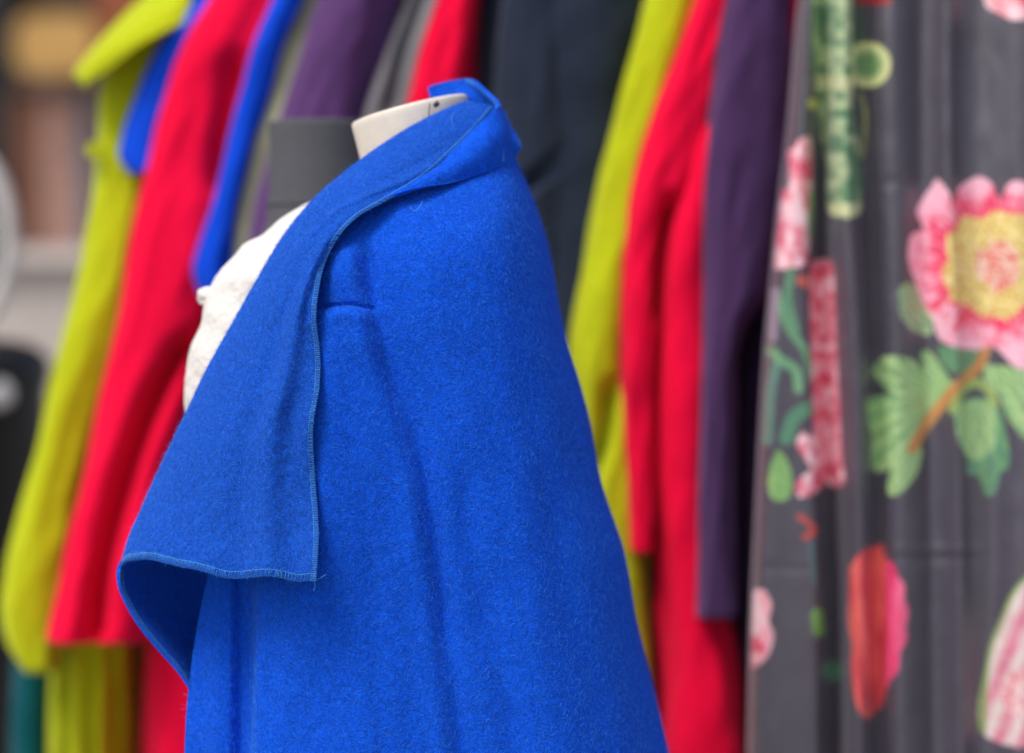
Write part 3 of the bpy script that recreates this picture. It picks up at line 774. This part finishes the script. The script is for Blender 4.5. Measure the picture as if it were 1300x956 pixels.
# --- the print
def inpoly(x, y, poly):
    poly = crom(np.array(poly + [poly[0]], float), len(poly) * 5)
    ins = np.zeros(x.shape, bool); a = poly; b_ = np.roll(poly, -1, 0)
    for (x1, y1), (x2, y2) in zip(a, b_):
        if y1 == y2: continue
        c_ = ((y1 > y) != (y2 > y)) & (x < (x2 - x1) * (y - y1) / (y2 - y1) + x1)
        ins ^= c_
    return ins
def distline(x, y, pts):
    p = crom(np.array(pts, float), len(pts) * 5); d = np.full(x.shape, 1e9)
    for a, b_ in zip(p[:-1], p[1:]):
        ab = b_ - a; t = np.clip(((x - a[0]) * ab[0] + (y - a[1]) * ab[1]) / (ab @ ab + 1e-9), 0, 1)
        d = np.minimum(d, np.hypot(x - a[0] - t * ab[0], y - a[1] - t * ab[1]))
    return d
def lerp(a, b_, t): return np.asarray(a) * (1 - t[..., None]) + np.asarray(b_) * t[..., None]
S = lambda *c: srgb(c)
def paint(x, y):
    nz = n2(x * .12, y * .12, 1, 51); nf = n2(x * .3, y * .3, 1, 52)
    base = np.zeros(x.shape + (3,)) + np.array([.072, .067, .090])
    base = base * (1 + .08 * nz)[..., None]
    def put(mask, colr): base[mask] = (colr if np.ndim(colr) == 1 else colr[mask])
    def leafy(poly, c0, c1, cx, cy_):
        mk = inpoly(x, y, poly); ang = np.arctan2(y - cy_, x - cx)
        t = np.clip(.5 + .5 * np.sin(ang * 26 + nz * 2) * .7 + nf * .25, 0, 1)
        put(mk, lerp(c0, c1, t))
    G1, G2, G3_ = S(115, 165, 110), S(180, 212, 145), S(85, 135, 112)
    # peony leaves
    leafy([(1108, 470), (1118, 455), (1135, 452), (1160, 458), (1172, 472), (1170, 448), (1180, 446), (1195, 466), (1210, 492), (1192, 512), (1168, 545), (1152, 570), (1134, 590), (1116, 600), (1106, 588), (1108, 560), (1103, 535), (1103, 506), (1130, 500), (1116, 486)], G1, G2, 1200, 500)
    leafy([(1150, 566), (1170, 568), (1166, 596), (1150, 620), (1132, 630), (1126, 618), (1134, 586)], G1, G2, 1160, 560)
    leafy([(1190, 440), (1238, 442), (1242, 462), (1215, 474), (1196, 462)], G3_, G1, 1200, 440)
    leafy([(1140, 368), (1150, 360), (1166, 366), (1184, 392), (1182, 424), (1160, 420), (1144, 400)], G3_, G2, 1140, 360)
    leafy([(1215, 512), (1240, 504), (1264, 512), (1276, 545), (1282, 590), (1270, 600), (1264, 624), (1252, 628), (1242, 604), (1228, 602), (1228, 582), (1216, 556), (1212, 530)], G3_, G1, 1240, 500)
    leafy([(1216, 514), (1240, 508), (1262, 516), (1264, 560), (1246, 582), (1230, 580), (1216, 552)], G1, G2, 1240, 500)
    leafy([(1250, 462), (1300, 470), (1330, 500), (1330, 560), (1305, 560), (1280, 530), (1268, 500), (1250, 486)], G1, G2, 1250, 450)
    # arching stem and orange stem
    d = distline(x, y, [(1210, 520), (1222, 495), (1240, 486), (1256, 496), (1262, 512)]); put(d < 6, S(150, 175, 100))
    d = distline(x, y, [(1252, 440), (1242, 465), (1215, 490), (1190, 520), (1172, 545), (1158, 570)]); put(d < 7, lerp(S(205, 130, 80), S(180, 150, 80), np.clip(d / 7, 0, 1)))
    # peony
    out = [(1190, 226), (1202, 240), (1210, 256), (1218, 238), (1240, 225), (1258, 232), (1270, 254), (1280, 234), (1298, 230), (1322, 250), (1350, 262), (1372, 300), (1368, 350), (1380, 390), (1350, 440), (1325, 480), (1300, 470), (1284, 462), (1262, 440), (1240, 444), (1212, 440), (1192, 430), (1184, 405), (1172, 385), (1160, 352), (1153, 330), (1156, 300), (1172, 290), (1164, 268), (1176, 246)]
    mk = inpoly(x, y, out); cx, cy_ = 1264, 335
    ang = np.arctan2(y - cy_, x - cx); rr = np.hypot(x - cx, y - cy_)
    petal = np.abs((((ang + .18 * n2(x * .03, y * .03, 1, 66) + .15 * np.sin(ang * 3)) * 9 / (2 * np.pi)) % 1) - .5) * 2
    t = np.clip((rr - 62) / 50 + .35 * nz - .38 * sstep(.6, 1, petal) + .10 * np.sin(ang * 60) + .25 * nf, 0, 1)
    c_ = lerp(S(236, 60, 105), S(250, 190, 210), sstep(.1, .9, t)); put(mk, c_)
    yr_ = 67 + 3 * np.sin(ang * 5 + 1) + 2.5 * np.sin(ang * 11) + 4 * nf
    spot = np.clip(.5 + .8 * nf + .3 * nz, 0, 1)
    put(rr < yr_, lerp(S(205, 170, 80), S(240, 225, 150), spot))
    put(np.hypot((x - 1268) / 1.0, (y - 338) / 1.15) < 28 + 5 * nz, lerp(S(225, 95, 95), S(240, 215, 190), spot))
    # green vase shape
    vp = [(1034, -90), (1092, -90), (1094, 0), (1098, 60), (1086, 98), (1082, 130), (1092, 190), (1094, 262), (1082, 276), (1062, 276), (1050, 262), (1048, 210), (1040, 150), (1036, 100), (1031, 50)]
    mk = inpoly(x, y, vp); t = np.clip(.45 + .9 * n2(x * .09, y * .09, 1, 55) + .3 * nf, 0, 1)
    put(mk, lerp(S(85, 135, 95), S(190, 210, 160), t))
    put(mk & ((np.abs(y - 106) < 9) | (np.abs(y - 266) < 8)), S(210, 218, 165))
    put(mk & (x > 1082) & (y < 95), S(70, 100, 75))
    rr = np.hypot(x - 1102, y - 82); put((rr < 29) & (x > 1082), lerp(S(110, 150, 100), S(205, 212, 150), sstep(12, 24, rr)))
    put(distline(x, y, [(1092, 120), (1099, 150), (1094, 200)]) < 2.5, S(150, 165, 100))
    put(np.hypot(x - 1032, y - 132) < 7, S(190, 185, 90))
    # hyacinths
    def pinky(poly, s=1):
        mk = inpoly(x, y, poly); a = n2(x * .10 * s, y * .07 * s, 1, 57); b2 = n2(x * .16 * s, y * .16 * s, 1, 58)
        c_ = lerp(S(225, 60, 105), S(250, 215, 222), np.clip(.5 + .9 * a + .4 * b2, 0, 1)); put(mk, c_)
    pinky([(1000, 192), (1008, 186), (1016, 176), (1030, 178), (1031, 240), (1030, 300), (1022, 336), (1004, 340), (984, 340), (980, 310), (986, 250), (1002, 236)])
    put(distline(x, y, [(1030, 245), (1029, 300)]) < 3, S(130, 170, 110))
    put(distline(x, y, [(1004, 345), (1001, 380), (1010, 420)]) < 5, S(95, 150, 115))
    put(distline(x, y, [(986, 370), (1000, 415), (1022, 445), (1032, 485)]) < 5, S(100, 155, 115))
    put(distline(x, y, [(978, 445), (992, 458), (1010, 470), (1014, 494)]) < 6, S(110, 165, 120))
    put(distline(x, y, [(984, 465), (978, 500), (974, 560)]) < 6, S(90, 140, 125))
    put(distline(x, y, [(1030, 516), (1008, 530), (998, 556)]) < 9, S(85, 140, 110))
    put(distline(x, y, [(984, 370), (981, 430)]) < 5, S(150, 140, 160))
    put(distline(x, y, [(1018, 356), (1028, 360)]) < 7, S(200, 95, 80))
    leafy([(988, 570), (1000, 585), (1006, 612), (1002, 632), (984, 636), (975, 618), (978, 592)], S(110, 165, 95), S(150, 195, 115), 990, 560)
    pinky([(1028, 334), (1040, 330), (1056, 334), (1060, 390), (1062, 450), (1066, 520), (1069, 580), (1072, 610), (1060, 620), (1048, 612), (1040, 622), (1018, 632), (1010, 624), (1014, 608), (1028, 596), (1020, 580), (1011, 562), (1020, 548), (1031, 552), (1030, 480), (1028, 400)], 1.5)
    put(distline(x, y, [(1016, 656), (1026, 664), (1034, 674), (1022, 682)]) < 4, S(190, 75, 70))
    put(distline(x, y, [(1030, 690), (1034, 740)]) < 4, S(75, 100, 105))
    put(distline(x, y, [(1038, 780), (1040, 800)]) < 8, S(110, 165, 80))
    put(np.hypot(x - 1056, (y - 852)) < 14, S(85, 135, 105))
    # red tulip, bottom
    mk = inpoly(x, y, [(1078, 722), (1094, 700), (1112, 694), (1120, 690), (1124, 708), (1134, 716), (1140, 732), (1149, 744), (1148, 760), (1154, 776), (1150, 796), (1152, 812), (1143, 828), (1140, 850), (1128, 868), (1116, 900), (1098, 912), (1086, 890), (1080, 850), (1082, 820), (1077, 790)])
    t = np.clip(.5 + .7 * n2(x * .11, y * .03, 1, 60) + .3 * np.sin((x - 1110) * .35 + (y - 800) * .004 * (x - 1110) * .5) + .2 * nf, 0, 1); cc = lerp(S(205, 55, 70), S(240, 110, 100), t)
    cc = np.where((x > 1124 + 4 * nz)[..., None], lerp(S(225, 50, 110), S(240, 110, 150), t), cc); put(mk, cc)
    pinky([(950, 752), (968, 748), (980, 768), (976, 788), (982, 808), (972, 836), (950, 842)], .6)
    mk = inpoly(x, y, [(1306, 728), (1286, 750), (1268, 790), (1252, 840), (1246, 930), (1330, 930), (1330, 728)])
    t = np.clip(.5 + .45 * np.sin((x + .42 * y) * .19) + .25 * nz, 0, 1); put(mk, lerp(S(225, 215, 210), S(215, 120, 150), t)); 
    put(mk & (distline(x, y, [(1306, 728), (1286, 750), (1268, 790), (1252, 840), (1246, 930)]) < 5), S(140, 170, 100))
    put(mk & (np.hypot(x - 1300, y - 880) < 30), lerp(S(240, 225, 220), S(225, 120, 140), spot))
    # pink bloom at top right edge
    pinky([(1246, -40), (1250, 4), (1266, 16), (1288, 26), (1312, 20), (1340, 0), (1330, -60), (1270, -70)], .5)
    put((y < 6) & (np.abs(x - 1110) < 22), S(150, 40, 45))
    return base
colf = paint(FX, FY)
m = MB(); m.grid(Gf, False, False)
M_sat, nt, b = newmat('printed_satin')
at_ = nt.nodes.new('ShaderNodeVertexColor'); at_.layer_name = 'print'
L(nt, at_.outputs[0], b.inputs['Base Color']); b.inputs['Roughness'].default_value = .36; b.inputs['Specular IOR Level'].default_value = .9
b.inputs['Sheen Weight'].default_value = .28; b.inputs['Sheen Roughness'].default_value = .3; b.inputs['Sheen Tint'].default_value = (.9, .85, 1, 1)
bump(nt, b, [(tex(nt, 1400, 2), .0003, .5)])
m.build('printed_front', M_sat, fd, colors=colf.reshape(-1, 3))
Gb = Gf[::4, ::4].copy(); Gb[..., 1] = YFl + .10 + (Gb[..., 1] - YFl) * -.4 ; Gb[:, 0] = Gf[::4, 0] + np.array([.0005, .004, 0])
m = MB(); m.grid(Gb, False, True); m.build('back_panel', M_sat, fd, colors=np.tile([.072, .067, .090], (Gb.shape[0] * Gb.shape[1], 1)))
zt = Gf[0, 0, 2]; a = np.linspace(0, 2 * np.pi, 40); xm = W(1200, 478, YFl)[0]
for px_ in (1120, 1290):
    x0 = W(px_, 478, YFl)[0]
    P = np.stack([np.full(40, x0), np.linspace(YFl + .03, rail_y(x0), 40)[::1] * 0 + YFl + .05 + (rail_y(x0) - YFl - .04) * (.5 - .5 * np.cos(a)), zt - .03 + (ZR + .05 - zt) * (.5 - .5 * np.cos(a))], -1)
    m = MB(); m.tube(P, .003, 6, cap=False); m.build('strap', M_sat, fd)

# ================================================================== rail
xa, xb = W(-260, 0, 3.5)[0], W(1560, 0, 3.1)[0]
ya, yb = rail_y(xa), rail_y(xb)
rt = thing('clothes_rail', 'grey metal clothes rail the coats hang from, above the picture', 'clothes rail', ((xa + xb) / 2, (ya + yb) / 2, 0))
m = MB(); m.tube([(xa, ya, ZR), (xb, yb, ZR)], .014, 20); m.build('rail', M_metal, rt)
for x, y in ((xa, ya), (xb, yb)):
    m = MB(); m.tube([(x, y, .03), (x, y, ZR + .01)], .014, 16); m.build('upright', M_metal, rt)
    m = MB(); m.tube([(x, y - .3, .02), (x, y + .3, .02)], .016, 16); m.build('foot', M_metal, rt)

# ================================================================== street behind
M_pave, nt, b = newmat('paving')
tc = nt.nodes.new('ShaderNodeTexCoord'); br = nt.nodes.new('ShaderNodeTexBrick')
br.inputs['Scale'].default_value = 1.6; br.inputs['Color1'].default_value = (.36, .31, .29, 1); br.inputs['Color2'].default_value = (.31, .27, .25, 1); br.inputs['Mortar'].default_value = (.14, .12, .11, 1)
br.inputs['Mortar Size'].default_value = .012
L(nt, tc.outputs['Object'], br.inputs['Vector']); L(nt, mix(nt, .5, br.outputs[0], ramp(nt, tex(nt, 12, 6), [(.3, (.28, .24, .22)), (.7, (.42, .37, .34))])), b.inputs['Base Color'])
b.inputs['Roughness'].default_value = .85
m = MB(); g = np.stack(np.meshgrid(np.linspace(-120, 120, 30), np.linspace(-60, 180, 30)), -1)
m.grid(np.concatenate([g, np.zeros(g.shape[:2] + (1,))], -1)); m.build('pavement', M_pave, kind='structure')

def bx_px(m, x0, x1, y0, y1, Y, dep, mi=0):
    a = W(x0, y0, Y); b_ = W(x1, y1, Y); m.box(a[0], b_[0], Y, Y + dep, b_[2], a[2], mi)
# pale low wall
M_stone = plain('pale_stone', (.47, .43, .40), .9, .2, .12, 5, .002)
YW = 6.5
wl = thing('stone_wall', 'pale grey stone wall with a lighter flat coping, far behind the coats at left', 'wall', (W(0, 0, YW)[0], YW, 0))
m = MB(); m.box(-4.0, .6, YW + .04, YW + .30, 0, W(0, 335, YW)[2]); m.build('wall_face', M_stone, wl, False)
m = MB(); m.box(-4.02, .62, YW, YW + .34, W(0, 335, YW)[2] + .002, W(0, 314, YW)[2]); m.build('coping', plain('pale_coping', (.56, .52, .49), .85, .2, .08, 6), wl, False)
# building
YB_ = 9.0
bd = thing('brick_building', 'reddish brick shop building with dark window, blurred at upper left', 'building', (W(60, 0, YB_)[0], YB_, 0))
M_brick, nt, b = newmat('rosy_brick')
tc = nt.nodes.new('ShaderNodeTexCoord'); br = nt.nodes.new('ShaderNodeTexBrick'); br.inputs['Scale'].default_value = 5
mp = nt.nodes.new('ShaderNodeMapping'); mp.inputs['Rotation'].default_value = (R(90), 0, 0); L(nt, tc.outputs['Object'], mp.inputs[0]); L(nt, mp.outputs[0], br.inputs['Vector'])
br.inputs['Color1'].default_value = (.42, .21, .16, 1); br.inputs['Color2'].default_value = (.36, .20, .16, 1); br.inputs['Mortar'].default_value = (.40, .30, .26, 1)
L(nt, br.outputs[0], b.inputs['Base Color']); b.inputs['Roughness'].default_value = .9
def part_px(name, mat, Y, dep, *rects):
    m = MB()
    for r in rects: bx_px(m, *r, Y, dep)
    return m.build(name, mat, bd, False)
part_px('wall', plain('dark_brown_render', (.085, .055, .045), .9, .2, .25, 2), YB_ + .3, .5, (-900, 1300, -1400, 981))
part_px('brick_pillar', M_brick, YB_ + .05, .25, (52, 160, 112, 981))
part_px('brick_pillar', plain('brown_brick', (.16, .075, .05), .9, .2, .2, 8), YB_ + .12, .18, (14, 51, 120, 981))
part_px('upper_wall', plain('terracotta', (.30, .10, .05), .9, .2, .2, 4), YB_ + .04, .26, (122, 700, -900, 60))
part_px('lintel', plain('mauve_grey', (.16, .12, .11), .9, .2, .2, 4), YB_ + .02, .28, (26, 420, 96, 111))
w = part_px('window', plain('dark_glass', (.012, .012, .014), .15, .5), YB_ + .2, .1, (-260, 12, -200, 300))
part_px('drain_pipe', plain('grey_blue_paint', (.17, .22, .28), .6, .3), YB_ - .05, .07, (102, 112, 112, 981))
sg = thing('shop_sign', 'ochre yellow rounded sign board on the building, blurred at upper left', 'sign', tuple(W(70, 60, YB_ - .1)))
m = MB(); a = np.linspace(0, 2 * np.pi, 48, endpoint=False)
c = W(70, 58, YB_ - .15); sx, sz = .125, .095
ring = np.stack([np.sign(np.cos(a)) * np.abs(np.cos(a)) ** .5 * sx, 0 * a, np.sign(np.sin(a)) * np.abs(np.sin(a)) ** .5 * sz], -1)
m.grid(np.stack([c + ring * .01, c + ring * .9, c + ring, c + ring + [0, .06, 0], c + ring * .9 + [0, .065, 0], c + ring * .01 + [0, .065, 0]]), True, False)
m.build('board', plain('ochre_paint', (.52, .31, .10), .7, .3, .15, 9), sg)
m = MB(); m.box(c[0] - .02, c[0] + .02, YB_ - .09, YB_ + .30, c[2] - .02, c[2] + .02); m.build('bracket', M_screw, sg, False)

# oval standing mirror at the left edge
YM = 4.6
mr = thing('standing_mirror', 'white oval framed mirror cut off by the left edge of the picture', 'mirror', (W(-60, 0, YM)[0], YM, 0))
c = W(-60, 305, YM); s = K * YM
a = np.linspace(0, 2 * np.pi, 72, endpoint=False)
def oval(rx_, ry_, dy): return c + np.stack([np.cos(a) * rx_ * s, np.full(72, dy), np.sin(a) * ry_ * s], -1)
M_white = plain('white_paint', (.62, .61, .60), .5, .4, .04)
m = MB(); m.grid(np.stack([oval(62, 100, .0), oval(64, 104, -.012), oval(71, 118, -.018), oval(79, 131, -.012), oval(81, 134, .0), oval(80, 132, .02), oval(62, 100, .02), oval(62, 100, 0)]), True, True); m.build('frame', M_white, mr)
m = MB(); m.grid(np.stack([oval(.5, .5, .004), oval(63, 102, .004), oval(63, 102, .014), oval(.5, .5, .014)]), True, False)
m.build('glass', plain('mirror_glass', (.2, .2, .21), .05, .5, 0, metal=1), mr)
m = MB()
m.tube([c + [0, .04, -.15], (c[0], YM + .10, .02)], .014, 12); m.build('stand', M_white, mr)
for dx in (-.22, .22):
    m = MB(); m.tube([(c[0], YM + .10, .12), (c[0] + dx, YM + .0, .012)], .012, 10); m.build('foot', M_white, mr)
m = MB(); m.tube([(c[0], YM + .10, .12), (c[0], YM + .38, .012)], .012, 10); m.build('foot', M_white, mr)

# black litter bin, lower left edge
YBn = 4.3
cb = W(-30, 0, YBn); bn = thing('litter_bin', 'black round topped litter bin at the left edge, below the pale wall', 'bin', (cb[0], YBn, 0))
rb = 92 * K * YBn
zt = W(0, 462, YBn)[2]; ztop = W(0, 428, YBn)[2]
def lathe(prof, mat, name, parent, cx, cyy, n=64):
    th = np.linspace(0, 2 * np.pi, n, endpoint=False); P = np.array(prof)
    G = np.stack([cx + P[:, None, 0] * np.cos(th)[None], cyy + P[:, None, 0] * np.sin(th)[None], np.repeat(P[:, 1][:, None], n, 1)], -1)
    m = MB(); m.grid(G, True, False); return m.build(name, mat, parent)
M_bin = plain('black_plastic', (.010, .010, .011), .35, .4, .2, 30)
lathe([(.001, 0), (rb * .86, 0), (rb * .88, .02), (rb * .97, zt - .03), (rb * .97, zt)], M_bin, 'bin_body', bn, cb[0], YBn)
lathe([(rb * 1.02, zt - .03), (rb * 1.02, zt), (rb * .98, zt + .012), (rb * .8, zt + .028), (rb * .5, ztop - .004), (.001, ztop)][::1], M_bin, 'lid', bn, cb[0], YBn)
pc = W(14, 470, YBn - rb)
m = MB(); uu, vv = np.meshgrid(np.linspace(0.01, np.pi / 2, 12), np.linspace(0, 2 * np.pi, 28, endpoint=False), indexing='ij')
cc = np.array([cb[0] + rb * .48, YBn - rb * .87, zt - .045])
m.grid(cc + np.stack([np.sin(uu) * np.cos(vv) * .022, -np.cos(uu) * .006 - .002, np.sin(uu) * np.sin(vv) * .022], -1), True, True)
m.build('lock_plate', plain('worn_steel', (.35, .36, .38), .4, .5), bn)

# ================================================================== light
w = bpy.data.worlds.new('World'); sc.world = w; w.use_nodes = True
nt = w.node_tree; bg = nt.nodes['Background']
sky = nt.nodes.new('ShaderNodeTexSky'); sky.sky_type = 'NISHITA'; sky.sun_disc = False
SUN_EL, SUN_AZ = 56, 224           # azimuth clockwise from +Y
sky.sun_elevation = R(SUN_EL); sky.sun_rotation = R(SUN_AZ); sky.air_density = 1.0; sky.dust_density = 4.0; sky.ozone_density = .6
L(nt, sky.outputs[0], bg.inputs[0]); bg.inputs[1].default_value = .105
sd = bpy.data.lights.new('sun', 'SUN'); sun = bpy.data.objects.new('sun', sd); COL.objects.link(sun)
sd.energy = 1.7; sd.angle = R(20); sd.color = (1, .95, .88)
el, az = R(SUN_EL), R(SUN_AZ)
from mathutils import Vector
dirv = Vector((math.sin(az) * math.cos(el), math.cos(az) * math.cos(el), math.sin(el)))
sun.rotation_euler = dirv.to_track_quat('Z', 'Y').to_euler()
sc.view_settings.view_transform = 'Standard'; sc.view_settings.look = 'None'; sc.view_settings.gamma = 1
sc.view_settings.exposure = .60
sc.render.engine = 'CYCLES'
